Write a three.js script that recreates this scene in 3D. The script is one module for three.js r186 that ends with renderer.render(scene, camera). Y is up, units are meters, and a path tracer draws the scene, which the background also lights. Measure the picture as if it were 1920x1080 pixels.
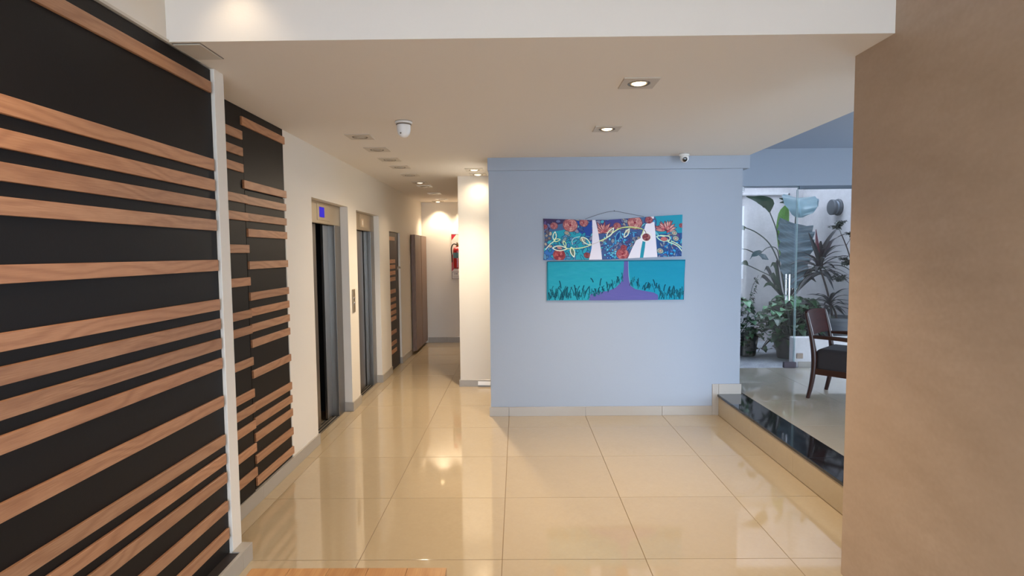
import * as THREE from 'three';
import { RoundedBoxGeometry } from 'three/addons/geometries/RoundedBoxGeometry.js';
import { mergeGeometries } from 'three/addons/utils/BufferGeometryUtils.js';
import { ImprovedNoise } from 'three/addons/math/ImprovedNoise.js';

// ------------------------------------------------------------------ camera, sky, exposure
const scene = new THREE.Scene();
const camera = new THREE.PerspectiveCamera(53.86, 1920 / 1080, 0.05, 120);
camera.rotation.order = 'YXZ';
camera.position.set(0, 1.71, 0);
camera.rotation.set(-0.06212, 0.00897, -0.00883);
scene.add(camera);
const renderer = new THREE.WebGLRenderer({ antialias: true });
renderer.toneMapping = THREE.LinearToneMapping;
renderer.toneMappingExposure = 1.0;
renderer.shadowMap.enabled = true;
scene.background = new THREE.Color().setRGB(0.70, 0.855, 1.06);      // even overcast sky, seen through the street front and the light well
scene.backgroundIntensity = 11.0;
const LAMP = 9.5;                                                   // candela of a ceiling downlight
const WARM = new THREE.Color().setRGB(1.0, 0.81, 0.58);

// ------------------------------------------------------------------ helpers
let seed = 12345;
const rnd = () => { seed = (seed * 1664525 + 1013904223) >>> 0; return seed / 4294967296; };
const rr = (a, b) => a + (b - a) * rnd();
const used = {};
function numbered(name) {
  const n = used[name] = (used[name] ?? -1) + 1;
  return n ? name + '_' + String(n).padStart(3, '0') : name;
}
function put(o, name, parent) {
  o.name = parent ? name : numbered(name);
  if (parent) {
    parent.userData.kids ??= {};
    const n = parent.userData.kids[name] = (parent.userData.kids[name] ?? -1) + 1;
    if (n) o.name = name + '_' + String(n).padStart(3, '0');
  }
  (parent ?? scene).add(o);
  return o;
}
function obj(name, geo, mat, parent) {
  const g = Array.isArray(geo) ? merge(geo) : geo;
  const m = new THREE.Mesh(g, mat);
  m.castShadow = m.receiveShadow = true;
  return put(m, name, parent);
}
function grp(name, parent) { return put(new THREE.Group(), name, parent); }
function thing(name, label, category, pos = [0, 0, 0], turn = 0, group) {
  const o = grp(name);
  o.position.set(...pos); o.rotation.y = turn;
  return tag(o, label, category, group);
}
function tag(o, label, category, group) {
  o.userData.label = label; o.userData.category = category;
  if (group) o.userData.group = group;
  return o;
}
function struct(name) { const o = grp(name); o.userData.kind = 'structure'; return o; }
function merge(list) {
  const l = list.map((g) => { g = g.index ? g.toNonIndexed() : g; for (const k of Object.keys(g.attributes)) if (!['position', 'normal', 'uv'].includes(k)) g.deleteAttribute(k); return g; });
  return mergeGeometries(l);
}
// uv in metres by the way each face points; grain = axis that u follows
function metres(g, grain = 'x', du = 0, dv = 0) {
  g = g.index ? g.toNonIndexed() : g;
  const p = g.attributes.position, n = g.attributes.normal, uv = new Float32Array(p.count * 2);
  for (let i = 0; i < p.count; i++) {
    const a = [Math.abs(n.getX(i)), Math.abs(n.getY(i)), Math.abs(n.getZ(i))], c = { x: p.getX(i), y: p.getY(i), z: p.getZ(i) };
    const drop = 'xyz'[a.indexOf(Math.max(...a))];
    const rest = ['x', 'y', 'z'].filter((k) => k !== drop);
    const u = rest.includes(grain) ? grain : rest[0], v = rest.find((k) => k !== u);
    uv[i * 2] = c[u] + du; uv[i * 2 + 1] = c[v] + dv;
  }
  g.setAttribute('uv', new THREE.BufferAttribute(uv, 2));
  return g;
}
function bx(x0, x1, y0, y1, z0, z1, grain = 'x') {
  const g = new THREE.BoxGeometry(x1 - x0, y1 - y0, z1 - z0);
  g.translate((x0 + x1) / 2, (y0 + y1) / 2, (z0 + z1) / 2);
  return metres(g, grain);
}
function rbx(x0, x1, y0, y1, z0, z1, r = 0.003, grain = 'x', seg = 2) {
  const g = new RoundedBoxGeometry(x1 - x0, y1 - y0, z1 - z0, seg, Math.min(r, (x1 - x0) / 2.01, (y1 - y0) / 2.01, (z1 - z0) / 2.01));
  g.translate((x0 + x1) / 2, (y0 + y1) / 2, (z0 + z1) / 2);
  return metres(g, grain, rnd() * 3, rnd() * 3);
}
// box whose faces meet in a narrow chamfer: 12 + 32 triangles
function cbx(x0, x1, y0, y1, z0, z1, c = 0.0012, grain = 'x') {
  const P = [], X = [x0, x1], Y = [y0, y1], Z = [z0, z1];
  const corner = (i, j, k, ax) => [X[i] + (ax === 0 ? 0 : (i ? -c : c)), Y[j] + (ax === 1 ? 0 : (j ? -c : c)), Z[k] + (ax === 2 ? 0 : (k ? -c : c))];
  const tri = (a, b, d, mid) => {
    const ab = [0, 1, 2].map((t) => b[t] - a[t]), ad = [0, 1, 2].map((t) => d[t] - a[t]);
    const nn = [ab[1] * ad[2] - ab[2] * ad[1], ab[2] * ad[0] - ab[0] * ad[2], ab[0] * ad[1] - ab[1] * ad[0]];
    const out = [0, 1, 2].reduce((s, t) => s + nn[t] * ((a[t] + b[t] + d[t]) / 3 - mid[t]), 0);
    P.push(...a, ...(out > 0 ? [...b, ...d] : [...d, ...b]));
  };
  const mid = [(x0 + x1) / 2, (y0 + y1) / 2, (z0 + z1) / 2];
  const quad = (a, b, d, e) => { tri(a, b, d, mid); tri(a, d, e, mid); };
  for (const s of [0, 1]) {
    quad(corner(s, 0, 0, 0), corner(s, 1, 0, 0), corner(s, 1, 1, 0), corner(s, 0, 1, 0));
    quad(corner(0, s, 0, 1), corner(1, s, 0, 1), corner(1, s, 1, 1), corner(0, s, 1, 1));
    quad(corner(0, 0, s, 2), corner(1, 0, s, 2), corner(1, 1, s, 2), corner(0, 1, s, 2));
    for (const t of [0, 1]) {
      quad(corner(s, t, 0, 0), corner(s, t, 1, 0), corner(s, t, 1, 1), corner(s, t, 0, 1));
      quad(corner(s, 0, t, 0), corner(s, 1, t, 0), corner(s, 1, t, 2), corner(s, 0, t, 2));
      quad(corner(0, s, t, 1), corner(1, s, t, 1), corner(1, s, t, 2), corner(0, s, t, 2));
      for (const k of [0, 1]) tri(corner(s, t, k, 0), corner(s, t, k, 1), corner(s, t, k, 2), mid);
    }
  }
  const g = new THREE.BufferGeometry();
  g.setAttribute('position', new THREE.BufferAttribute(new Float32Array(P), 3));
  g.computeVertexNormals();
  return metres(g, grain, rnd() * 3, rnd() * 3);
}
const V = (a) => new THREE.Vector3(...a);
function tube(pts, r, seg = 16, rad = 8) { return new THREE.TubeGeometry(new THREE.CatmullRomCurve3(pts.map(V)), seg, r, rad, false); }
// tube with a radius that changes along it
function taper(pts, radii, seg = 20, rad = 8) {
  const g = tube(pts, 1, seg, rad), curve = new THREE.CatmullRomCurve3(pts.map(V)), p = g.attributes.position;
  for (let i = 0; i <= seg; i++) {
    const c = curve.getPointAt(i / seg), f = i / seg * (radii.length - 1), k = Math.min(Math.floor(f), radii.length - 2), r = radii[k] + (radii[k + 1] - radii[k]) * (f - k);
    for (let j = 0; j <= rad; j++) {
      const q = i * (rad + 1) + j;
      p.setXYZ(q, c.x + (p.getX(q) - c.x) * r, c.y + (p.getY(q) - c.y) * r, c.z + (p.getZ(q) - c.z) * r);
    }
  }
  g.computeVertexNormals();
  return g;
}
function lathe(prof, seg = 32) { return new THREE.LatheGeometry(prof.map(([r, y]) => new THREE.Vector2(r, y)), seg); }
// leaf blade along a midrib; widths across it; the blade is folded and a little wavy
function blade(pts, widths, side = [1, 0, 0], { fold = 0.25, wave = 0, rows = 14, cols = 6, freq = 19 } = {}) {
  const curve = new THREE.CatmullRomCurve3(pts.map(V)), s0 = V(side), P = [], U = [], I = [];
  for (let i = 0; i <= rows; i++) {
    const t = i / rows, c = curve.getPoint(t), d = curve.getTangent(t);
    const across = s0.clone().addScaledVector(d, -s0.dot(d)).normalize(), up = new THREE.Vector3().crossVectors(across, d).normalize();
    const f = t * (widths.length - 1), k = Math.min(Math.floor(f), widths.length - 2), w = (widths[k] + (widths[k + 1] - widths[k]) * (f - k)) / 2;
    for (let j = 0; j <= cols; j++) {
      const x = j / cols * 2 - 1, lift = Math.abs(x) * w * fold + wave * w * Math.sin(t * freq + x * 2) * Math.abs(x);
      const q = c.clone().addScaledVector(across, x * w * (1 - fold * fold * 0.3)).addScaledVector(up, lift);
      P.push(q.x, q.y, q.z); U.push(t, j / cols);
      if (i < rows && j < cols) { const a = i * (cols + 1) + j; I.push(a, a + 1, a + cols + 1, a + 1, a + cols + 2, a + cols + 1); }
    }
  }
  const g = new THREE.BufferGeometry();
  g.setAttribute('position', new THREE.BufferAttribute(new Float32Array(P), 3));
  g.setAttribute('uv', new THREE.BufferAttribute(new Float32Array(U), 2));
  g.setIndex(I); g.computeVertexNormals();
  return g;
}

// ------------------------------------------------------------------ textures
const PN = new ImprovedNoise();
const noise = (x, y, z = 0.5) => PN.noise(x, y, z);
function dataTex(w, h, fn, srgb = true, rep = [1, 1]) {
  const d = new Uint8Array(w * h * 4);
  for (let y = 0; y < h; y++) for (let x = 0; x < w; x++) {
    const c = fn(x / w, y / h), i = (y * w + x) * 4;
    d[i] = Math.max(0, Math.min(255, c[0])); d[i + 1] = Math.max(0, Math.min(255, c[1])); d[i + 2] = Math.max(0, Math.min(255, c[2])); d[i + 3] = 255;
  }
  const t = new THREE.DataTexture(d, w, h);
  t.wrapS = t.wrapT = THREE.RepeatWrapping; t.magFilter = THREE.LinearFilter; t.minFilter = THREE.LinearFilter;
  if (srgb) t.colorSpace = THREE.SRGBColorSpace;
  t.repeat.set(...rep); t.needsUpdate = true;
  return t;
}
// noise that repeats every 1 in u and v
const tile2 = (u, v, fx, fy, z) => {
  const a = noise(u * fx, v * fy, z), b = noise((u - 1) * fx, v * fy, z), c = noise(u * fx, (v - 1) * fy, z), d = noise((u - 1) * fx, (v - 1) * fy, z);
  return (a * (1 - u) + b * u) * (1 - v) + (c * (1 - u) + d * u) * v;
};
function woodTex(base, dark, ringF = 9) {
  return dataTex(1024, 256, (u, v) => {
    const w = tile2(u, v, 3, 2, 7.3) * 0.9 + tile2(u, v, 7, 5, 1.7) * 0.25;
    const ring = 0.5 + 0.5 * Math.sin((v * ringF + w * 4.2) * Math.PI * 2);
    const fine = tile2(u, v, 14, 150, 3.1) * 0.9 + tile2(u, v, 40, 90, 9.2) * 0.5;
    const broad = tile2(u, v, 2, 3, 5.5);
    const k = Math.max(0, Math.min(1, 0.36 + 0.26 * (ring * ring - 0.4) + 0.32 * fine + 0.3 * broad));
    return [0, 1, 2].map((i) => base[i] + (dark[i] - base[i]) * k);
  }, true, [1 / 1.6, 1 / 0.4]);
}
const T = {
  oak: woodTex([194, 148, 112], [136, 88, 58]),
  oakLight: woodTex([206, 160, 108], [158, 104, 58], 7),
  cabinet: woodTex([134, 108, 92], [104, 80, 66], 6),
  porcelain: dataTex(512, 512, (u, v) => {
    const k = tile2(u, v, 5, 5, 2.2) * 2 + tile2(u, v, 60, 60, 4.4) * 3 + tile2(u, v, 22, 16, 8.8) * 2;
    return [175 + k, 157 + k, 129 + k * 0.9];
  }, true, [1 / 1.1, 1 / 1.1]),
  paintBump: dataTex(512, 512, (u, v) => { const k = 128 + tile2(u, v, 30, 30, 2.1) * 70 + tile2(u, v, 90, 90, 5.1) * 60; return [k, k, k]; }, false, [1 / 0.7, 1 / 0.7]),
  pillar: dataTex(512, 512, (u, v) => {
    const k = tile2(u, v, 7, 3, 1.2) * 7 + tile2(u, v, 26, 9, 6.4) * 5 + tile2(u, v, 80, 60, 3.4) * 5;
    return [168 + k, 144 + k, 122 + k];
  }, true, [1 / 1.3, 1 / 1.3]),
  steel: dataTex(512, 512, (u, v) => { const k = tile2(u, v, 3, 220, 2.1) * 5 + tile2(u, v, 2, 60, 6.1) * 3; return [142 + k, 138 + k, 133 + k]; }, true, [1 / 0.5, 1 / 1.2]),
  courtWall: dataTex(512, 512, (u, v) => {
    const s = Math.max(0, tile2(u, v, 9, 3, 3.3)) * 30 + tile2(u, v, 24, 20, 1.3) * 8 + tile2(u, v, 90, 90, 7.7) * 7;
    return [204 - s, 201 - s, 202 - s];
  }, true, [1 / 2.4, 1 / 2.4]),
  concrete: dataTex(512, 512, (u, v) => { const k = tile2(u, v, 12, 12, 1.3) * 22 + tile2(u, v, 90, 90, 2.3) * 22; return [150 + k, 152 + k, 158 + k]; }, true, [1 / 1.5, 1 / 1.5]),
  granite: dataTex(512, 512, (u, v) => { const n = tile2(u, v, 120, 120, 3.7), m = tile2(u, v, 50, 50, 1.9); const k = 20 + Math.max(0, n) * 40 + Math.max(0, m) * 14; return [k, k, k + 3]; }, true, [1 / 0.6, 1 / 0.6]),
  fabric: dataTex(256, 256, (u, v) => { const k = 128 + 60 * Math.sin(u * Math.PI * 128) * Math.sin(v * Math.PI * 128); return [k, k, k]; }, false, [1 / 0.12, 1 / 0.12]),
  leaf: dataTex(256, 128, (u, v) => {   // side veins and a midrib
    const vein = Math.pow(Math.abs(Math.sin((u * 22 + Math.abs(v - 0.5) * 3.2) * Math.PI)), 10) * 22, mid = Math.exp(-Math.pow((v - 0.5) / 0.035, 2)) * 34, k = tile2(u, v, 8, 6, 2.2) * 16;
    return [200 + vein + mid + k, 200 + vein + mid + k, 200 + vein + mid + k];
  }),
};
const std = (o) => new THREE.MeshPhysicalMaterial(o);
const C = (r, g, b) => new THREE.Color().setRGB(r / 255, g / 255, b / 255, THREE.SRGBColorSpace);
const M = {
  wall: std({ color: C(226, 219, 208), roughness: 0.62, bumpMap: T.paintBump, bumpScale: 0.0006 }),
  ceiling: std({ color: C(226, 218, 208), roughness: 0.85, bumpMap: T.paintBump, bumpScale: 0.0004 }),
  blue: std({ color: C(154, 164, 178), roughness: 0.55, bumpMap: T.paintBump, bumpScale: 0.0007 }),
  blueCeiling: std({ color: C(148, 158, 174), roughness: 0.8, bumpMap: T.paintBump, bumpScale: 0.0004 }),
  tile: std({ map: T.porcelain, roughness: 0.05, ior: 1.72 }),
  tileB: std({ map: T.porcelain, color: new THREE.Color(0.965, 0.962, 0.955), roughness: 0.05, ior: 1.72 }),
  tileUpDaylit: std({ map: T.porcelain, color: new THREE.Color(0.92, 1.04, 1.3), roughness: 0.04, ior: 1.8 }),  // same porcelain, with the grey-blue of daylight put into its colour
  riser: std({ map: T.porcelain, color: new THREE.Color(1.0, 1.0, 1.0), roughness: 0.2 }),
  base: std({ color: C(166, 159, 150), roughness: 0.25, bumpMap: T.paintBump, bumpScale: 0.0002 }),
  grout: std({ color: C(120, 98, 72), roughness: 0.9 }),
  black: std({ color: C(20, 15, 13), roughness: 0.48, specularIntensity: 0.4, bumpMap: T.paintBump, bumpScale: 0.0003 }),
  blackEdge: std({ color: C(38, 30, 28), roughness: 0.5 }),
  oak: std({ map: T.oak, roughness: 0.46, bumpMap: T.oak, bumpScale: 0.0003 }),
  oakB: std({ map: T.oak, color: new THREE.Color(0.9, 0.87, 0.84), roughness: 0.46, bumpMap: T.oak, bumpScale: 0.0003 }),
  oakC: std({ map: T.oak, color: new THREE.Color(1.06, 1.0, 0.95), roughness: 0.46, bumpMap: T.oak, bumpScale: 0.0003 }),
  oakLight: std({ map: T.oakLight, roughness: 0.4 }),
  oakLightB: std({ map: T.oakLight, color: new THREE.Color(0.86, 0.82, 0.78), roughness: 0.4 }),
  cabinet: std({ map: T.cabinet, roughness: 0.42 }),
  pillar: std({ map: T.pillar, roughness: 0.34, bumpMap: T.pillar, bumpScale: 0.0006 }),
  steel: std({ map: T.steel, metalness: 1, roughness: 0.33 }),
  steelPlain: std({ color: C(176, 164, 146), metalness: 0.85, roughness: 0.42 }),
  chrome: std({ color: C(210, 210, 212), metalness: 1, roughness: 0.14 }),
  darkGap: std({ color: C(14, 13, 13), roughness: 0.8 }),
  rubber: std({ color: C(24, 24, 25), roughness: 0.6 }),
  whitePlastic: std({ color: C(232, 232, 230), roughness: 0.35 }),
  greyPlate: std({ color: C(196, 186, 172), roughness: 0.5 }),
  greyRing: std({ color: C(120, 110, 98), roughness: 0.4, metalness: 0.5 }),
  lensBlack: std({ color: C(10, 10, 12), roughness: 0.08, clearcoat: 1 }),
  offLamp: std({ color: C(190, 184, 174), roughness: 0.2 }),
  granite: std({ map: T.granite, roughness: 0.06, ior: 1.6 }),
  glass: std({ color: 0xffffff, transmission: 1, thickness: 0, roughness: 0.0, ior: 1.5 }),
  court: std({ map: T.courtWall, roughness: 0.9 }),
  concrete: std({ map: T.concrete, roughness: 0.85 }),
  pave: std({ color: C(188, 186, 182), roughness: 0.9 }),
  blackPot: std({ color: C(34, 35, 38), roughness: 0.55 }),
  greyPot: std({ color: C(84, 88, 94), roughness: 0.7 }),
  soil: std({ color: C(58, 46, 38), roughness: 1, bumpMap: T.paintBump, bumpScale: 0.01 }),
  walnut: std({ map: T.oak, color: C(78, 34, 32), roughness: 0.7, specularIntensity: 0.15 }),
  walnutDark: std({ map: T.oak, color: C(74, 50, 46), roughness: 0.38 }),
  seat: std({ color: C(40, 36, 38), roughness: 0.85, bumpMap: T.fabric, bumpScale: 0.0006 }),
  red: std({ color: C(176, 24, 34), roughness: 0.3, clearcoat: 0.6 }),
  brass: std({ color: C(150, 120, 70), metalness: 1, roughness: 0.4 }),
  paper: std({ color: C(240, 242, 248), roughness: 0.8 }),
  wire: std({ color: C(90, 92, 98), roughness: 0.5, metalness: 0.6 }),
  canvasEdge: std({ color: C(60, 74, 84), roughness: 0.8 }),
};
const leafMat = (c, o = {}) => std({ map: T.leaf, color: C(...c), roughness: 0.4, side: THREE.DoubleSide, transmission: 0.15, thickness: 0, ...o });
const L = {
  darkGreen: leafMat([60, 92, 70]), brightGreen: leafMat([126, 196, 84], { transmission: 0.5, roughness: 0.8 }), greyBlue: leafMat([104, 138, 148], { roughness: 0.3 }), greyBlueB: leafMat([124, 150, 164], { roughness: 0.24 }),  // grey-blue leaves carry the reflected sky in their colour
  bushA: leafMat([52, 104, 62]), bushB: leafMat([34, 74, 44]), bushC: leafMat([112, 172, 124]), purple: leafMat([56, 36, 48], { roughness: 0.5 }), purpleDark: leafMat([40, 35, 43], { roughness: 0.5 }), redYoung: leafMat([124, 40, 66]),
  slate: leafMat([52, 56, 66], { roughness: 0.5 }), twig: leafMat([58, 74, 66]), stem: std({ color: C(62, 72, 66), roughness: 0.6 }), bark: std({ color: C(80, 70, 68), roughness: 0.8 }),
};
const pick = (a) => a[Math.floor(rnd() * a.length)];

// ------------------------------------------------------------------ floor
const XG = -0.0954, ZG = -4.667, TS = 0.8, GAP = 0.0035;
{
  const floor = struct('floor');
  obj('grout_bed', [bx(-3, 2.1, -0.12, -0.003, -11, 3.2), bx(2.1, 6.5, -0.12, -0.02, -11, 1.0)], M.grout, floor);
  obj('threshold_strip', bx(-2.05, -1.812, -0.003, -0.0005, -11, 3), M.tileB, floor);
  const xs = [-1.812]; for (let i = -2; i <= 2; i++) xs.push(XG + i * TS); xs.push(2.088);
  const zs = []; for (let k = -10; k <= 8; k++) zs.push(ZG - k * TS);
  zs.sort((a, b) => a - b);
  for (let a = 0; a < xs.length - 1; a++) for (let b = 0; b < zs.length - 1; b++) {
    const x0 = xs[a] + GAP / 2, x1 = xs[a + 1] - GAP / 2; let z0 = zs[b] + GAP / 2, z1 = zs[b + 1] - GAP / 2;
    if (z0 < -10.8) z0 = -10.8; if (z1 <= z0 + 0.02) continue;
    if (xs[a] > -0.2 && z1 < -5.9) continue;                         // under the blue block
    if (xs[a] > -0.8 && z1 < -7.3) continue;
    const m = rnd() < 0.5 ? M.tile : M.tileB;
    obj('tile', cbx(x0, x1, -0.01, rr(-0.0002, 0.0002), z0, z1, 0.0012), m, floor);
  }
  const up = struct('floor_raised');                                 // one step higher, to the glass door
  obj('platform_core', bx(2.103, 6.3, 0, 0.208, -7.17, 0.8), M.grout, up);
  for (let z = -5.85; z < -0.4; z += TS) obj('riser_tile', cbx(2.09, 2.103, 0.0, 0.196, z + 0.001, z + TS - 0.001, 0.001, 'z'), M.riser, up);
  for (let k = 0; k < 7; k++) { const z = -5.85 + k * 0.92; obj('granite_slab', rbx(2.078, 2.356, 0.196, 0.22, z + 0.0006, z + 0.9194, 0.003, 'z'), M.granite, up); }
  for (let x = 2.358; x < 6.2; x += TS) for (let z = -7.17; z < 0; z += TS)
    obj('tile', cbx(x + 0.0015, Math.min(x + TS - 0.0015, 6.3), 0.205, 0.219 + rr(-0.0002, 0.0002), z + 0.0015, z + TS - 0.0015, 0.001), M.tileUpDaylit, up);
}

// ------------------------------------------------------------------ walls
const H = 2.675, HU = 3.05;
{
  const piece = (name, geo, mat) => { const m = obj(name, geo, mat); m.userData.kind = 'structure'; return m; };
  piece('wall_left', bx(-1.85, -1.592, 0, H, -2.985, 3.0, 'z'), M.wall);
  piece('wall_left_upper', bx(-1.85, -1.576, H, HU + 0.1, -2.9, 3.0, 'z'), M.wall);
  piece('wall_left_column', rbx(-1.85, -1.56, 0, H, -3.082, -2.985, 0.003), M.wall);
  for (const g of [
    bx(-2.0, -1.813, 0, H, -4.45, -3.05, 'z'), bx(-2.0, -1.803, 0, H, -5.01, -4.43, 'z'),
    bx(-2.0, -1.803, 2.215, H, -6.08, -5.01, 'z'), bx(-2.0, -1.803, 0, H, -6.40, -6.08, 'z'),
    bx(-2.0, -1.803, 2.205, H, -7.45, -6.40, 'z'), bx(-2.0, -1.803, 0, H, -8.03, -7.45, 'z'),
    bx(-2.0, -1.803, 2.03, H, -8.76, -8.03, 'z'), bx(-2.0, -1.803, 0, H, -10.82, -8.76, 'z'),
  ]) piece('wall_corridor_left', g, M.wall);
  for (const g of [bx(-3.1, -2.95, -0.1, HU + 0.2, -11.1, 3.2, 'z'), bx(-2.95, -2.0, 0, H, -6.26, -6.14), bx(-2.95, -2.0, 0, H, -8.0, -7.5), bx(-2.95, -2.01, 0, H, -5.0, -4.6)]) piece('wall_outer', g, M.wall);

  const sh = struct('wall_shaft');
  for (const [z0, z1] of [[-6.08, -5.01], [-7.45, -6.4]]) obj('shaft_lining', [bx(-2.9, -2.8, 0, 2.3, z0, z1), bx(-2.8, -2.02, 0, 2.3, z0 - 0.02, z0), bx(-2.8, -2.02, 0, 2.3, z1, z1 + 0.02), bx(-2.8, -2.0, 2.2, 2.3, z0, z1)], M.darkGap, sh);

  const wf = struct('wall_far');
  obj('masonry', bx(-3, -0.3, 0, H, -11, -10.8), M.wall, wf);
  const wc = struct('wall_corridor');
  obj('masonry', bx(-0.736, -0.24, 0, H, -10.82, -7.19), M.wall, wc);

  const wb = struct('wall_blue');
  obj('masonry', bx(-0.283, 2.31, 0, 2.56, -7.3, -5.857), M.blue, wb);
  obj('overhead_band', rbx(-0.292, 2.372, 2.545, 2.69, -7.3, -5.832, 0.004), M.blue, wb);

  const wr = struct('wall_right');
  obj('plastered_pier', rbx(1.7, 1.96, 0, HU + 0.1, -2.917, 3.0, 0.004, 'y'), M.pillar, wr);
  obj('masonry', [bx(6.3, 6.5, 0, 3.3, -7.4, -6.95), bx(6.3, 6.5, 0, 0.3, -6.95, -5.4), bx(6.3, 6.5, 2.2, 3.3, -6.95, -5.4), bx(6.3, 6.5, 0, 3.3, -5.4, 1.0)], M.wall, wr);  // unseen side opening, added to let daylight onto the lounge floor

  const wg = struct('wall_glazed');                                  // above and beside the glass
  obj('header', bx(2.2, 6.5, 2.51, 3.3, -7.36, -7.13), M.blue, wg);
  piece('wall_glazed_left', bx(2.2, 2.73, 0.22, 2.51, -7.36, -7.13), M.blue); piece('wall_glazed_right', bx(5.3, 6.5, 0.22, 2.51, -7.36, -7.13), M.blue);
  obj('facade_above', bx(2.2, 6.5, 3.3, 5.5, -7.36, -7.13), M.court, wg);

  const wfr = struct('wall_front');                                  // street side, behind the camera, with a wide open entrance
  obj('masonry', [bx(-3, -1.5, -0.1, HU + 0.2, 3.0, 3.2), bx(1.62, 1.96, -0.1, HU + 0.2, 3.0, 3.2), bx(-1.5, 1.62, 2.9, HU + 0.2, 3.0, 3.2), bx(1.9, 2.2, 0, HU + 0.2, 0.8, 1.0), bx(6.1, 6.5, 0, HU + 0.2, 0.8, 1.0), bx(2.2, 6.1, 0, 0.3, 0.8, 1.0), bx(2.2, 6.1, 2.9, HU + 0.2, 0.8, 1.0)], M.wall, wfr);

  const ce = struct('ceiling');
  obj('soffit', [bx(-3, 2.363, H, HU + 0.1, -11, -2.616)], M.ceiling, ce);
  obj('raised_ceiling', [bx(-3, 2.4, HU, HU + 0.2, -2.7, 3.2), bx(2.38, 6.5, 2.97, HU + 0.2, -7.2, 1.0)], M.ceiling, ce);
  obj('lounge_ceiling', bx(2.36, 6.5, 2.965, 3.2, -7.2, 1.0), M.blueCeiling, ce);
  const t1 = obj('trim_1', bx(-1.6, -1.565, 2.672, 2.684, -2.616, 0.2, 'z'), M.greyPlate); t1.userData.kind = 'structure';

  const pv = obj('street_pavement', [bx(-14, 14, -0.2, -0.04, 3.2, 24), bx(1.96, 14, -0.2, -0.04, 1.0, 3.2), bx(6.5, 14, -0.2, -0.04, -10, 1.0)], M.pave); pv.userData.kind = 'structure';
}

// ------------------------------------------------------------------ baseboards
{
  const bl = struct('baseboard_left');
  for (const [z0, z1] of [[-5.01, -4.668], [-4.666, -3.868], [-3.866, -3.084]]) obj('baseboard_tile', cbx(-1.812, -1.789, 0, 0.096, z0, z1, 0.0012, 'z'), M.base, bl);
  obj('baseboard_tile', cbx(-1.88, -1.789, 0, 0.096, -5.024, -5.0105, 0.0012), M.base, bl);
  obj('baseboard_tile', cbx(-1.885, -1.789, 0, 0.1, -6.08, -6.066, 0.0012), M.base, bl);
  obj('baseboard_tile', cbx(-1.803, -1.789, 0, 0.1, -6.40, -6.0805, 0.0012, 'z'), M.base, bl);
  obj('baseboard_tile', cbx(-1.875, -1.789, 0, 0.1, -7.45, -7.436, 0.0012), M.base, bl);
  obj('baseboard_tile', cbx(-1.803, -1.789, 0, 0.1, -8.03, -7.451, 0.0012, 'z'), M.base, bl);
  obj('baseboard_tile', cbx(-1.83, -1.789, 0, 0.1, -8.76, -8.745, 0.0012), M.base, bl);
  obj('baseboard_tile', cbx(-1.803, -1.789, 0, 0.1, -9.59, -8.761, 0.0012, 'z'), M.base, bl);
  // in front of the near slatted wall: a tile skirting with a dark board behind it
  obj('baseboard_tile', cbx(-1.56, -1.5, 0, 0.1, -3.082, -2.972, 0.0015, 'z'), M.base, bl);
  for (const [z0, z1] of [[-2.971, -2.2], [-2.199, -1.4], [-1.399, -0.6]]) obj('baseboard_tile', cbx(-1.518, -1.5, 0, 0.1, z0, z1, 0.0015, 'z'), M.base, bl);
  obj('dark_plinth', cbx(-1.592, -1.5185, 0, 0.094, -2.971, -0.6, 0.0015, 'z'), M.blackEdge, bl);

  const bf = struct('baseboard_far');
  for (const [x0, x1] of [[-1.71, -1.34], [-1.338, -0.74]]) obj('baseboard_tile', cbx(x0, x1, 0, 0.105, -10.8, -10.785, 0.0012), M.base, bf);
  const bc = struct('baseboard_corridor');
  obj('baseboard_tile', cbx(-0.75, -0.284, 0, 0.088, -7.19, -7.176, 0.0012), M.base, bc);
  obj('baseboard_tile', cbx(-0.75, -0.736, 0, 0.088, -10.78, -7.191, 0.0012, 'z'), M.base, bc);
  const bb = struct('baseboard_blue');
  for (const [x0, x1] of [[-0.297, -0.0965], [-0.0945, 0.7035], [0.7055, 1.5035], [1.5055, 2.024]]) obj('baseboard_tile', cbx(x0, x1, 0, 0.097, -5.857, -5.843, 0.0012), M.base, bb);
  obj('baseboard_tile', cbx(2.0255, 2.09, 0, 0.327, -5.857, -5.843, 0.0012), M.base, bb);
  obj('baseboard_tile', cbx(2.0915, 2.325, 0.22, 0.327, -5.857, -5.843, 0.0012), M.base, bb);
  obj('baseboard_tile', cbx(-0.297, -0.283, 0, 0.097, -7.17, -5.858, 0.0012, 'z'), M.base, bb);
}

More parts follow.
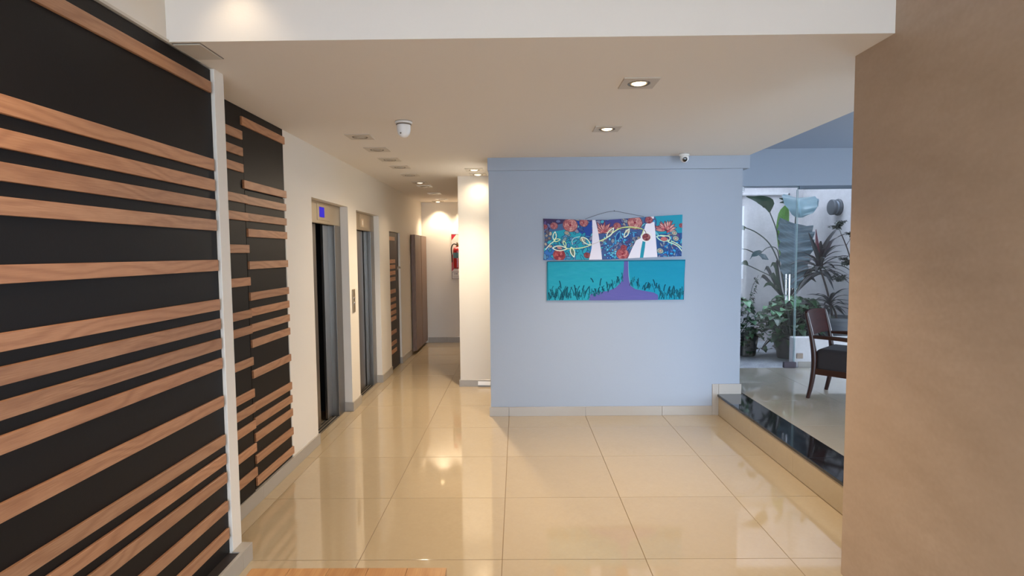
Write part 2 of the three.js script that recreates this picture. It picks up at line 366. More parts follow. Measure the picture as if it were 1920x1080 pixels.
// ------------------------------------------------------------------ slatted walls
const slatMats = [M.oak, M.oakB, M.oakC];
const slat = (parent, x0, x1, y0, y1, z0, z1) => obj('slat', cbx(x0, x1, y0, y1, z0, z1, 0.0016, 'z'), pick(slatMats), parent);
{
  const a = thing('slatted_panel', 'large black wall panel with sixteen warm oak slats beside the white column', 'wall panel');
  obj('backing_board', cbx(-1.592, -1.578, 0.094, 2.668, -2.982, -0.6, 0.001, 'z'), M.black, a);
  for (const [y1, y0] of [[2.601, 2.544], [2.207, 2.148], [2.102, 2.043], [2.0, 1.942], [1.895, 1.838], [1.687, 1.629], [1.48, 1.423], [1.378, 1.321], [1.274, 1.216], [1.169, 1.112], [0.965, 0.907], [0.755, 0.698], [0.652, 0.595], [0.55, 0.492], [0.392, 0.335], [0.242, 0.184]])
    slat(a, -1.578, -1.563, y0, y1, -2.96, -0.6);
  const b = thing('slatted_panel', 'narrow dark slatted panel between white column and hidden door, with a piece above the door', 'wall panel');
  obj('backing_board', cbx(-1.812, -1.80, 0.097, 2.674, -3.772, -3.083, 0.001, 'z'), M.black, b);
  obj('overdoor_board', cbx(-1.812, -1.80, 2.152, 2.674, -4.42, -3.773, 0.001, 'z'), M.black, b);
  for (const [y1, y0, z] of [[2.518, 2.462, -3.745], [2.41, 2.355, -3.745], [2.304, 2.25, -3.745], [2.106, 2.052, -3.786], [1.99, 1.936, -3.786], [1.778, 1.724, -3.786], [1.562, 1.507, -3.786], [1.345, 1.291, -3.786], [1.237, 1.183, -3.786], [1.022, 0.968, -3.786], [0.805, 0.749, -3.786], [0.702, 0.645, -3.786], [0.589, 0.532, -3.786], [0.43, 0.372, -3.786], [0.262, 0.203, -3.786]])
    slat(b, -1.80, -1.786, y0, y1, z, -3.083);
  slat(b, -1.80, -1.786, 2.56, 2.616, -4.428, -3.745); slat(b, -1.80, -1.786, 2.149, 2.203, -4.43, -3.745);
  const d = struct('door_1');                                        // flush door hidden in the slatted wall
  obj('leaf', cbx(-1.812, -1.8055, 0.1, 2.142, -4.42, -3.789, 0.001, 'z'), M.black, d);
  obj('shadow_gap_strip', bx(-1.8129, -1.8119, 0.1, 2.16, -4.42, -3.765), M.darkGap, d);  // black strip added behind the leaf so its gaps read as shadow
  for (const [y1, y0] of [[2.103, 2.049], [1.991, 1.938], [1.886, 1.832], [1.668, 1.614], [1.457, 1.403], [1.35, 1.296], [1.242, 1.188], [1.136, 1.082], [0.927, 0.872], [0.703, 0.645], [0.598, 0.54], [0.49, 0.432], [0.338, 0.28], [0.184, 0.126]])
    slat(d, -1.8055, -1.791, y0, y1, -4.43, -3.789);
}

// ------------------------------------------------------------------ elevators
function elevator(label, z0, z1, top, fx, leaves, jw) {
  const e = thing('elevator', label, 'elevator', [0, 0, 0]);
  const door = top - 0.205;
  obj('transom', [rbx(fx - 0.05, fx, door, top, z0, z1, 0.003, 'z'), rbx(fx - 0.001, fx + 0.004, door + 0.03, top - 0.02, z0 + 0.36, z1 - 0.36, 0.002, 'z')], M.steelPlain, e);
  obj('jamb', rbx(fx - 0.09, fx, 0, door, z0, z0 + jw, 0.004, 'y'), M.steel, e);
  obj('jamb', rbx(fx - 0.09, fx, 0, door, z1 - 0.09, z1, 0.004, 'y'), M.steel, e);
  for (const [a, b] of leaves) obj('door_leaf', rbx(fx - 0.1, fx - 0.07, 0.012, door, a, b, 0.004, 'y'), M.steel, e);
  const sill = obj('sill', bx(fx - 0.12, fx + 0.005, -0.002, 0.004, z0, z1, 'z'), M.steelPlain, e);
  for (let k = 0; k < 3; k++) obj('groove', bx(fx - 0.1 + k * 0.034, fx - 0.082 + k * 0.034, 0.003, 0.0052, z0, z1), M.darkGap, sill);
  return [e, door];
}
{
  // the blue floor screen and the amber one
  function screenTex(bg, fg, draw) {
    const c = document.createElement('canvas'); c.width = 128; c.height = 128; const g = c.getContext('2d');
    g.fillStyle = bg; g.fillRect(0, 0, 128, 128); g.fillStyle = fg; g.strokeStyle = fg; g.lineWidth = 9; draw(g);
    const t = new THREE.CanvasTexture(c); t.colorSpace = THREE.SRGBColorSpace; return t;
  }
  const blueT = screenTex('#4a3cf0', '#6a5cff', (g) => { for (let k = 0; k < 6; k++) g.fillRect(14 + k * 18, 14, 5, 100); });
  const amberT = screenTex('#b89a78', '#fff2d8', (g) => { g.fillRect(54, 26, 20, 76); });
  const face = (z0, z1, y0, y1, x) => { const g = new THREE.BoxGeometry(0.006, y1 - y0, z1 - z0); g.translate(x, (y0 + y1) / 2, (z0 + z1) / 2); return g; };
  const [e1] = elevator('stainless elevator nearest the slatted wall, doors part open, blue lit floor screen', -6.08, -5.012, 2.213, -1.885, [[-5.9, -5.735], [-5.52, -5.1]], 0.2);
  obj('display', face(-5.572, -5.428, 2.068, 2.166, -1.884), std({ color: 0x000000, emissive: 0xffffff, emissiveMap: blueT, emissiveIntensity: 0.75, roughness: 0.3 }), e1).userData.label = 'blue lit floor screen';
  const [e2] = elevator('second stainless elevator, doors shut, pale amber floor screen above', -7.45, -6.402, 2.203, -1.872, [[-7.14, -6.5], [-7.33, -7.218]], 0.17);
  obj('display', face(-6.955, -6.845, 2.04, 2.135, -1.871), std({ color: 0x222222, emissive: 0xffffff, emissiveMap: amberT, emissiveIntensity: 1.1, roughness: 0.3 }), e2).userData.label = 'amber lit floor screen';
  const c = thing('call_panel', 'slim steel call button plate on the wall between the two elevators', 'control panel', [-1.8, 1.07, -6.2]);
  obj('plate', rbx(0, 0.008, 0, 0.255, -0.045, 0.045, 0.002, 'y'), M.steelPlain, c);
  for (const y of [0.1, 0.155]) { const g = lathe([[0, 0.006], [0.013, 0.006], [0.015, 0.004], [0.015, 0]], 20); g.rotateZ(-Math.PI / 2); g.translate(0.008, y, 0); obj('button', g, M.chrome, c); }
}

// ------------------------------------------------------------------ corridor door, cabinets, extinguisher
{
  const d = struct('door_2');
  obj('leaf', rbx(-1.88, -1.83, 0.006, 2.025, -8.745, -8.032, 0.003, 'y'), M.blackEdge, d);
  for (const y of [1.93, 1.6, 1.52, 1.43, 1.34, 1.16, 1.04, 0.94, 0.85, 0.76, 0.56, 0.4, 0.28]) slat(d, -1.83, -1.816, y - 0.028, y + 0.028, -8.46, -8.06);
  const h = obj('handle', [tube([[-1.83, 1.49, -8.66], [-1.785, 1.495, -8.66], [-1.775, 1.5, -8.62], [-1.775, 1.515, -8.54]], 0.008, 16, 8), rbx(-1.832, -1.827, 1.46, 1.52, -8.675, -8.645, 0.003)], M.steelPlain, d);
  h.userData.label = 'bright metal lever handle';
  const w = thing('corridor_cabinet', 'tall flat brown double door cupboard at far end of the corridor', 'cupboard', [-1.79, 0, -10.2]);
  obj('carcass', rbx(0.001, 0.05, 0.04, 2.03, -0.595, 0.6, 0.002, 'y'), M.cabinet, w);
  for (const [a, b] of [[0.003, 0.6], [-0.583, -0.003]]) { const l = obj('door', rbx(0.05, 0.072, 0.05, 2.032, a, b, 0.003, 'y'), M.cabinet, w); obj('edge_strip', rbx(0.068, 0.076, 0.05, 2.03, a > 0 ? a : b - 0.012, a > 0 ? a + 0.012 : b, 0.002, 'y'), M.cabinet, l); }

  // backing board of the extinguisher
  const cv = document.createElement('canvas'); cv.width = 256; cv.height = 512; const g = cv.getContext('2d');
  g.fillStyle = '#d9cfc6'; g.fillRect(0, 0, 256, 512); g.fillStyle = '#b01c2c';
  for (const b of [72, 425, 778]) { g.beginPath(); g.moveTo(0, b); g.lineTo(0, b - 180); g.lineTo(256, b - 462); g.lineTo(256, b - 282); g.fill(); }
  g.fillStyle = '#ddd6ce'; g.fillRect(0, 428, 256, 84); g.strokeStyle = '#5a4a4c'; g.lineWidth = 5; g.strokeRect(5, 432, 246, 76);
  g.fillStyle = '#4a4448'; g.font = 'bold 26px sans-serif'; g.fillText('CIRI', 22, 462); g.fillStyle = '#8f8488'; for (let k = 0; k < 3; k++) g.fillRect(16, 474 + k * 11, 220 - k * 22, 4);
  const bt = new THREE.CanvasTexture(cv); bt.colorSpace = THREE.SRGBColorSpace;
  const s = thing('extinguisher_sign', 'red and white striped backing board on the far corridor wall', 'sign', [-1.045, 1.22, -10.799]);
  const bd = new THREE.BoxGeometry(0.39, 0.85, 0.01); bd.translate(0, 0.425, 0.005);
  obj('board', bd, std({ map: bt, roughness: 0.35 }), s);
  obj('board_rim', [bx(-0.2, -0.195, 0, 0.85, 0, 0.013), bx(0.195, 0.2, 0, 0.85, 0, 0.013), bx(-0.2, 0.2, 0.85, 0.855, 0, 0.013), bx(-0.2, 0.2, -0.005, 0, 0, 0.013)], M.greyPlate, s);
  const x = thing('fire_extinguisher', 'red fire extinguisher hung on striped board in the corridor', 'extinguisher', [-1.115, 1.42, -10.67]);
  obj('cylinder', lathe([[0, 0], [0.07, 0], [0.083, 0.012], [0.086, 0.03], [0.086, 0.33], [0.082, 0.36], [0.066, 0.392], [0.03, 0.412], [0.02, 0.42], [0, 0.42]], 36), M.red, x);
  obj('paper_label', lathe([[0.0865, 0.2], [0.0872, 0.205], [0.0872, 0.295], [0.0865, 0.3]], 36), std({ color: C(96, 140, 150), roughness: 0.5 }), x).userData.label = 'blue green label round the body';
  obj('valve', [lathe([[0, 0.415], [0.022, 0.415], [0.022, 0.44], [0.016, 0.446], [0.016, 0.475], [0, 0.478]], 20), rbx(-0.012, 0.012, 0.445, 0.475, -0.02, 0.05, 0.004)], M.brass, x);
  obj('handle', [rbx(-0.01, 0.01, 0.478, 0.488, -0.02, 0.13, 0.003), rbx(-0.01, 0.01, 0.45, 0.458, 0.03, 0.12, 0.003)], M.rubber, x);
  obj('hose', tube([[-0.015, 0.455, 0.02], [-0.07, 0.46, 0.04], [-0.105, 0.4, 0.05], [-0.102, 0.25, 0.05], [-0.098, 0.12, 0.045]], 0.011, 30, 10), M.rubber, x);
  obj('hook', [rbx(-0.02, 0.02, 0.43, 0.46, -0.112, -0.018, 0.004)], M.wire, x);
  const p = tag(obj('paper_sheet', (() => { const q = new RoundedBoxGeometry(0.16, 0.05, 0.003, 1, 0.001); q.rotateX(-0.25); q.rotateZ(-0.03); q.translate(-0.43, 0.046, -7.161); return q; })(), M.paper), 'small white folded paper tucked against skirting of the cream wall', 'paper');
}

// ------------------------------------------------------------------ the two hanging paintings
{
  const S = 4;
  // canvases are drawn in a sheet of 5.4 units per photo unit, brought down to 4
  function sheet(w, h, ox, oy, draw) {
    const c = document.createElement('canvas'); c.width = w * S; c.height = h * S; const g = c.getContext('2d');
    g.scale(S / 5.4, S / 5.4); g.translate(-ox, -oy); draw(g);
    const t = new THREE.CanvasTexture(c); t.colorSpace = THREE.SRGBColorSpace; return t;
  }
  const poly = (g, pts, fill) => { g.fillStyle = fill; g.beginPath(); pts.forEach(([x, y], i) => i ? g.lineTo(x, y) : g.moveTo(x, y)); g.closePath(); g.fill(); };
  const smooth = (g, pts, color, w) => { g.strokeStyle = color; g.lineWidth = w; g.lineCap = 'round'; g.lineJoin = 'round'; g.beginPath(); g.moveTo(...pts[0]); for (let i = 1; i < pts.length - 1; i++) g.quadraticCurveTo(pts[i][0], pts[i][1], (pts[i][0] + pts[i + 1][0]) / 2, (pts[i][1] + pts[i + 1][1]) / 2); g.lineTo(...pts[pts.length - 1]); g.stroke(); };
  const blob = (g, x, y, rx, ry, rot, fill, stroke, lw = 3) => { g.save(); g.translate(x, y); g.rotate(rot); g.beginPath(); g.ellipse(0, 0, rx, ry, 0, 0, Math.PI * 2); if (fill) { g.fillStyle = fill; g.fill(); } if (stroke) { g.strokeStyle = stroke; g.lineWidth = lw; g.stroke(); } g.restore(); };
  const pinks = ['#dba49b', '#cf8f8a', '#e0b3a6', '#c27a78', '#d99c92', '#b06a6c'];
  function rose(g, x, y, r, cols = pinks) {                           // round flower, petals laid from outside in
    blob(g, x, y, r * 1.0, r * 0.9, 0.3, '#8a5a62');
    for (let ring = 0; ring < 5; ring++) { const q = r * (1 - ring * 0.2), n = 8 - ring; for (let k = 0; k < n; k++) { const a = k / n * 6.283 + ring * 0.7 + rr(-0.2, 0.2); blob(g, x + Math.cos(a) * q * 0.58, y + Math.sin(a) * q * 0.52, q * 0.46, q * 0.3, a + 1.4, cols[(k + ring) % cols.length], 'rgba(120,56,70,.55)', 4.5); } }
    blob(g, x, y, r * 0.12, r * 0.12, 0, '#8a2438');
  }
  function spiky(g, x, y, r) {                                        // open flower of pointed petals
    for (let k = 0; k < 15; k++) { const a = -Math.PI * (0.02 + 0.96 * k / 14) + rr(-0.1, 0.1), len = r * rr(0.75, 1.1); g.save(); g.translate(x, y + r * 0.35); g.rotate(a); g.beginPath(); g.moveTo(0, 0); g.quadraticCurveTo(len * 0.55, -r * 0.27, len * 1.25, 0); g.quadraticCurveTo(len * 0.55, r * 0.27, 0, 0); g.fillStyle = pick(pinks); g.fill(); g.strokeStyle = 'rgba(100,46,66,.8)'; g.lineWidth = 5; g.stroke(); g.restore(); }
    for (let k = 0; k < 6; k++) blob(g, x + rr(-0.3, 0.3) * r, y + r * rr(0.0, 0.45), r * 0.2, r * 0.1, rr(-1, 1), pick(['#e2ad9f', '#cf7f80', '#b4565e']), 'rgba(100,40,50,.6)', 2);
  }
  const leafLine = (g, x, y, len, wid, rot, color, lw = 7, fill) => { g.save(); g.translate(x, y); g.rotate(rot); g.beginPath(); g.moveTo(-len / 2, 0); g.quadraticCurveTo(-len * 0.1, -wid, len / 2, 0); g.quadraticCurveTo(-len * 0.1, wid, -len / 2, 0); if (fill) { g.fillStyle = fill; g.fill(); } g.strokeStyle = color; g.lineWidth = lw; g.stroke(); g.restore(); };
  const upper = sheet(262, 86, 98, 130, (g) => {
    g.fillStyle = '#4a6a94'; g.fillRect(90, 120, 1430, 480);
    poly(g, [[90, 120], [420, 120], [360, 200], [180, 240], [150, 300], [100, 300]], '#463a5c');
    poly(g, [[180, 300], [420, 260], [600, 320], [600, 590], [330, 590], [200, 440]], '#2f9fb4');
    poly(g, [[400, 180], [600, 190], [600, 420], [540, 360], [460, 300]], '#2f4f9c');
    poly(g, [[100, 480], [230, 420], [260, 590], [100, 590]], '#3f76bd');
    poly(g, [[640, 180], [960, 170], [930, 270], [660, 300]], '#4a4a86');
    poly(g, [[650, 300], [1120, 270], [1000, 590], [700, 590]], '#4a6090');
    poly(g, [[1225, 120], [1520, 120], [1520, 330], [1240, 330]], '#2a93ab');
    poly(g, [[1245, 330], [1520, 320], [1520, 590], [1265, 590]], '#33578c');
    const swirl = ['#4a96c4', '#3f7db8', '#62b4c6', '#6a6f96', '#8488a0', '#3f5c94', '#8f979e', '#4aa8bf', '#a29a92', '#5c5080'];
    for (let k = 0; k < 300; k++) {                                   // small overlapping petals and dabs
      const x = rr(110, 1505), y = rr(170, 585);
      if (x > 1240 && y < 300 && rnd() < 0.8) continue;
      if (x < 330 && y < 230 && rnd() < 0.7) continue;
      const c = x < 590 && y > 300 ? pick(['#2fa4ba', '#45b8c6', '#3f86c0', '#5a90b8', '#2d8fae', '#7f9aa4']) : pick(swirl);
      blob(g, x, y, rr(15, 42), rr(8, 19), rr(0, 3), c, 'rgba(44,44,84,.62)', 5);
    }
    for (let k = 0; k < 46; k++) { const x = rr(720, 1050), y = rr(320, 580); blob(g, x, y, rr(10, 16), rr(9, 15), 0, pick(['#3aa0d2', '#2f7fc8', '#5cc0dc', '#2a66b0']), '#263a78', 3); blob(g, x - 3, y - 3, 4, 4, 0, '#9fd8e6'); }
    for (let k = 0; k < 26; k++) { const x = rr(1270, 1500), y = rr(400, 560); blob(g, x, y, rr(12, 22), rr(7, 13), rr(0, 3), pick(['#38a2d6', '#2c84cc', '#4f6fae', '#8aa0aa']), '#2c3c70', 3); }
    for (let k = 0; k < 9; k++) blob(g, rr(120, 190), rr(280, 450), rr(12, 24), rr(10, 18), rr(0, 3), pick(['#9a948e', '#bcae9c', '#6a6470', '#877c72']), '#3c3448', 3);
    rose(g, 375, 232, 78); rose(g, 512, 208, 46); rose(g, 210, 238, 40); rose(g, 118, 245, 26);
    rose(g, 850, 245, 40); rose(g, 1030, 212, 78);
    spiky(g, 708, 282, 92); spiky(g, 1342, 262, 100); rose(g, 1500, 245, 26);
    rose(g, 262, 540, 66, ['#c9625c', '#a84a4c', '#d98078', '#8e3a44']); rose(g, 905, 535, 66, ['#b86068', '#c9706f', '#9c4650', '#d98a86']); rose(g, 918, 468, 34, ['#a84a58', '#c2666a']);
    rose(g, 545, 545, 34, ['#8c5a56', '#a86a62', '#6a4448']);
    for (const [x, y, r] of [[340, 312, 22], [500, 380, 26], [1430, 322, 24], [1288, 505, 28], [1445, 378, 26], [865, 345, 16], [955, 300, 22], [790, 300, 18], [1070, 372, 16]]) { blob(g, x, y, r * 1.25, r, 0.4, '#9fb0a2', '#34405e', 4); blob(g, x, y, r * 0.55, r * 0.5, 0, '#cda695', '#6a4a50', 3); }
    leafLine(g, 860, 350, 110, 44, -1.25, '#5aa6cc', 8, '#2c4c86');
    // white cut-outs
    poly(g, [[597, 176], [630, 180], [655, 290], [672, 400], [690, 510], [698, 590], [565, 590], [592, 470], [600, 300]], '#e9e4ee');
    poly(g, [[1140, 225], [1226, 205], [1236, 300], [1248, 440], [1262, 590], [955, 590], [1000, 480], [1046, 392], [1090, 372], [1120, 300]], '#ece7f0');
    poly(g, [[1185, 150], [1222, 145], [1222, 170], [1200, 180]], '#ece7f0');
    rose(g, 1172, 186, 40, ['#b5626a', '#c97f80', '#8c3f50', '#d0948e']);
    poly(g, [[1110, 395], [1138, 400], [1132, 470], [1114, 590], [1080, 590], [1094, 480]], '#2f97ae');
    rose(g, 1146, 362, 42, ['#8c4a4c', '#a86a62', '#6c3a40', '#c08a80']);
    blob(g, 1146, 360, 54, 46, 0, null, '#f0ece6', 10);
    // pale yellow tendril with outlined leaves
    const lime = '#d9e8a6', pale = '#e9f0d6', olive = '#a9b86a';
    smooth(g, [[125, 480], [160, 430], [205, 400], [220, 385]], pale, 8);
    leafLine(g, 216, 340, 84, 34, -1.45, pale, 9); leafLine(g, 240, 385, 66, 26, -0.25, lime, 8);
    leafLine(g, 270, 470, 150, 48, 0.05, pale, 10, 'rgba(60,70,90,.55)'); blob(g, 266, 466, 26, 12, 0.2, '#c98a84');
    leafLine(g, 318, 425, 66, 24, 1.25, lime, 8); leafLine(g, 398, 510, 104, 40, 1.3, pale, 10, 'rgba(120,120,80,.6)');
    smooth(g, [[335, 478], [380, 470], [440, 474], [520, 462], [590, 436]], lime, 9);
    leafLine(g, 535, 398, 120, 44, 0.72, pale, 9); smooth(g, [[398, 430], [386, 400], [410, 362], [470, 352]], '#b8d4d2', 8);
    smooth(g, [[600, 430], [640, 418], [672, 400]], '#b9a9a4', 4);
    smooth(g, [[672, 398], [720, 380], [760, 355], [820, 300], [880, 265], [960, 252], [1040, 262], [1100, 275]], lime, 11);
    smooth(g, [[860, 270], [960, 258], [1060, 268], [1120, 285]], olive, 7);
    leafLine(g, 780, 312, 118, 40, -0.95, pale, 10); leafLine(g, 948, 318, 100, 34, -1.05, pale, 10);
    smooth(g, [[1120, 285], [1108, 320], [1100, 345]], lime, 9); smooth(g, [[1122, 288], [1138, 300], [1142, 325]], '#5a5a50', 6);
    leafLine(g, 1312, 378, 130, 46, 0.35, '#bfe4cc', 11); blob(g, 1325, 382, 34, 20, 0.1, '#c9706f', '#7a3a44', 3);
    smooth(g, [[1290, 345], [1370, 350], [1390, 370], [1380, 400], [1360, 412], [1440, 440], [1480, 470], [1508, 510]], '#d0e6bc', 10);
    smooth(g, [[1400, 405], [1450, 425], [1508, 472]], lime, 8);
  });
  const lower = sheet(262, 77, 136, 588, (g) => {
    const gr = '#2899ae'; g.fillStyle = gr; g.fillRect(130, 580, 1430, 430);
    for (let k = 0; k < 900; k++) { g.globalAlpha = 0.05; blob(g, rr(140, 1550), rr(590, 1000), rr(20, 70), rr(5, 14), rr(-0.3, 0.3), pick(['#3aa8b8', '#1f8fae', '#4fb4bd', '#1c86a6', '#35a5b2'])); } g.globalAlpha = 1;
    poly(g, [[960, 590], [1550, 590], [1550, 1000], [1270, 1000], [1000, 830]], 'rgba(18,132,172,.45)');
    poly(g, [[925, 595], [968, 595], [968, 700], [975, 790], [990, 850], [1040, 888], [1130, 905], [1230, 925], [1272, 950], [1272, 1005], [565, 1005], [580, 940], [640, 918], [760, 905], [840, 870], [890, 820], [912, 760], [922, 680]], '#5f5d9f');
    for (let k = 0; k < 140; k++) { g.globalAlpha = 0.06; blob(g, rr(600, 1250), rr(930, 1000), rr(20, 60), 6, 0, pick(['#6f62a6', '#4f5898'])); } g.globalAlpha = 1;
    smooth(g, [[968, 600], [968, 720], [978, 800], [992, 848]], '#8fb4c4', 4);
    // grass blades
    const shore = (x) => x < 600 ? 985 : x < 930 ? 965 - (x - 600) * 0.36 - Math.max(0, x - 820) * 0.5 : x < 1280 ? 850 + (x - 980) * 0.27 : 985;
    for (let k = 0; k < 190; k++) {
      let x = rr(146, 1532); if (x > 915 && x < 985) continue;
      const y = shore(x) + rr(-55, 8), len = rr(26, 78) * (x < 600 || x > 1280 ? 1.1 : 0.7), lean = rr(-0.55, 0.55);
      smooth(g, [[x, y], [x + lean * len * 0.4, y - len * 0.6], [x + lean * len, y - len]], pick(['#0f4a5c', '#155a6a', '#0d4054', '#1b6c7a']), rr(6, 11));
    }
    for (const [x, y, l, d] of [[282, 870, 70, -14], [610, 810, 36, -22], [680, 845, 66, 12], [868, 800, 40, -12], [1238, 850, 56, -16], [430, 900, 56, -10], [505, 900, 52, 12], [755, 860, 46, -8], [1330, 905, 60, 14], [1440, 930, 70, -10], [1385, 925, 60, 6]]) smooth(g, [[x, y], [x + d * 0.3, y - l * 0.6], [x + d, y - l]], '#0f4658', 11);
    g.strokeStyle = 'rgba(20,60,80,.65)'; g.lineWidth = 7; g.beginPath(); g.moveTo(150, 1000); g.lineTo(146, 600); g.lineTo(1548, 598); g.lineTo(1530, 1000); g.stroke();
  });
  // outline of each sheet in metres about its thing's base, given in photo units measured on the wall
  function hung(name, label, outline, bounds, tex, base) {
    const k = 0.00545, [X0, X1, Y0, Y1] = bounds, cx = (X0 + X1) / 2;
    const t = thing(name, label, 'painting', base, 0);
    const sh = new THREE.Shape(outline.map(([x, y]) => new THREE.Vector2((x - cx) * k, (Y1 - y) * k)));
    const g = new THREE.ExtrudeGeometry(sh, { depth: 0.016, bevelEnabled: true, bevelThickness: 0.002, bevelSize: 0.002, bevelSegments: 2, curveSegments: 4 });
    const p = g.attributes.position, uv = g.attributes.uv;
    for (let i = 0; i < p.count; i++) uv.setXY(i, (p.getX(i) / k + cx - X0) / (X1 - X0), (p.getY(i) / k) / (Y1 - Y0));
    obj('canvas', g, std({ map: tex, roughness: 0.7, specularIntensity: 0.25, bumpMap: T.fabric, bumpScale: 0.0003 }), t);
    obj('stretcher', (() => { const q = new THREE.ExtrudeGeometry(sh, { depth: 0.006, bevelEnabled: false }); q.scale(0.96, 0.96, 1); q.translate(0, (Y1 - Y0) * k * 0.02, -0.006); return q; })(), M.canvasEdge, t);
    return t;
  }
  // sheet() covers bounds + 1 photo unit each side
  const u = hung('painting', 'upper hanging canvas of pink flowers and blue foliage with white cut shapes', [[1019, 487.2], [1022, 448], [1019, 410], [1058, 411.6], [1100, 413.4], [1140, 413.6], [1180, 411], [1222, 408], [1279, 405], [1278.5, 445], [1278, 482], [1240, 483], [1200, 484.2], [1150, 486.6], [1105, 487.6], [1060, 487.4]], [1018.15, 1279.7, 404, 488.2], upper, [0.983, 1.6275, -5.85]);
  obj('hanging_wire', tube([[-0.28, 0.42, 0.006], [-0.1, 0.478, 0.005], [0.016, 0.498, 0.004], [0.13, 0.478, 0.005], [0.32, 0.44, 0.006]], 0.0022, 30, 6), M.wire, u);
  obj('nail', (() => { const q = lathe([[0, 0.012], [0.006, 0.012], [0.006, 0.01], [0.0022, 0.009], [0.0022, -0.006], [0, -0.006]], 14); q.rotateX(Math.PI / 2); q.translate(0.016, 0.5, 0.002); return q; })(), M.wire, u);
  hung('painting', 'lower turquoise canvas with purple tree trunk and dark grass blades', [[1026, 563.4], [1026.4, 490.4], [1156, 489.6], [1286.2, 489], [1284.6, 526], [1284, 564], [1150, 564.2]], [1025.2, 1287.2, 488.4, 565.2], lower, [1.018, 1.208, -5.85]);
}

// ------------------------------------------------------------------ ceiling fittings
const plateGeo = (() => {
  const s = new THREE.Shape(); const a = 0.1; s.moveTo(-a, -a); s.lineTo(a, -a); s.lineTo(a, a); s.lineTo(-a, a); s.closePath();
  const h = new THREE.Path(); h.absarc(0, 0, 0.066, 0, Math.PI * 2, true); s.holes.push(h);
  const g = new THREE.ExtrudeGeometry(s, { depth: 0.005, bevelEnabled: true, bevelSize: 0.002, bevelThickness: 0.002, bevelSegments: 1, curveSegments: 24 });
  g.rotateX(Math.PI / 2); return g;
})();
const ringGeo = lathe([[0.066, 0], [0.066, -0.004], [0.062, -0.008], [0.056, -0.006], [0.053, -0.001], [0.053, 0]], 36);
const ringGeo2 = lathe([[0.05, 0], [0.05, -0.005], [0.046, -0.008], [0.041, -0.005], [0.041, 0]], 36);
const lampGeo = lathe([[0, -0.014], [0.016, -0.0135], [0.03, -0.011], [0.038, -0.006], [0.04, 0], [0, 0]], 28);
const GLOW = std({ color: 0x111111, emissive: C(255, 224, 170), emissiveIntensity: 9, roughness: 0.4 });
const GLOW_DIM = std({ color: 0x222222, emissive: C(255, 236, 206), emissiveIntensity: 1.6, roughness: 0.4 });
function downlight(x, y, z, label, lit, o = {}) {
  const t = thing('downlight', label, 'ceiling light', [x, y, z], 0, lit ? undefined : o.group);
  obj('frame_plate', plateGeo, o.plate ?? M.greyPlate, t);
  obj('gimbal_ring', ringGeo, M.greyRing, t); obj('gimbal_ring', ringGeo2, M.greyPlate, t);
  obj('lamp', lampGeo, lit ? (o.dim ? GLOW_DIM : GLOW) : M.offLamp, t);
  if (lit) {
    const s = new THREE.SpotLight(o.color ?? WARM, LAMP * (o.k ?? 1), 0, o.angle ?? 0.95, o.pen ?? 0.7, 2);
    s.position.set(0, -0.03, 0); s.target.position.set(o.tx ?? 0, -1, o.tz ?? 0);
    s.castShadow = true; s.shadow.radius = 1.8; s.shadow.bias = -0.001;
    t.add(s, s.target);
  }
  return t;
}
downlight(0.707, H, -3.318, 'lit square downlight in the lobby ceiling, nearest to the ceiling drop', true, { k: 1.6, angle: 1.06, pen: 1 });
downlight(0.715, H, -4.519, 'lit square downlight between the nearer lit one and the blue wall', true, { k: 1.6, angle: 1.06, pen: 1 });
downlight(-0.486, H, -6.637, 'lit downlight above the corridor mouth beside the blue band', true, { k: 2.25, angle: 1.2, pen: 0.85, tx: -0.12, tz: 0.32 });
downlight(-0.471, H, -7.03, 'lit downlight right in front of the cream wall', true, { k: 0.1, angle: 1.4, pen: 1 });
downlight(-1.46, H, -10.62, 'lit downlight washing the far corridor wall beside the cupboard', true, { k: 0.5 });
downlight(-0.96, H, -10.62, 'lit downlight washing the far corridor wall above the extinguisher', true, { k: 0.5 });
const rowLabels = ['unlit square downlight over first elevator, nearest of the corridor row', 'second unlit square downlight in the row before the elevators', 'third unlit square downlight in the row, just past first elevator', 'fourth unlit square downlight in the row, level with second elevator', 'fifth unlit square downlight in the row, at end of the bright ceiling', 'sixth downlight in the corridor row, faintly lit, at start of dim ceiling', 'seventh square downlight in the corridor row, in the dim ceiling', 'eighth square downlight in the corridor row, second from the far wall', 'ninth square downlight of the row, closest to the far wall'];
[[-1.282, -4.722], [-1.284, -5.3], [-1.293, -5.87], [-1.293, -6.378], [-1.305, -7.03], [-1.31, -7.78], [-1.313, -8.2], [-1.319, -9.2], [-1.33, -10.2]].forEach(([x, z], i) => downlight(x, H, z, rowLabels[i], i === 5, { k: 0.22, dim: true, angle: 1.0, pen: 1, group: 'unlit downlights along the corridor', plate: i > 5 ? M.whitePlastic : M.greyPlate }));  // last three plates coloured white for the floor glare they reflect
{
  const t = thing('ceiling_hatch', 'small blank square plate in the ceiling corner over the big slatted panel', 'hatch', [-1.497, H, -2.735]);
  obj('cover', rbx(-0.062, 0.062, -0.007, 0, -0.1, 0.1, 0.002), M.greyPlate, t);
  obj('rim', [bx(-0.066, 0.066, -0.003, 0, -0.104, -0.1), bx(-0.066, 0.066, -0.003, 0, 0.1, 0.104), bx(0.062, 0.066, -0.003, 0, -0.1, 0.1), bx(-0.066, -0.062, -0.003, 0, -0.1, 0.1)], M.greyRing, t);
}
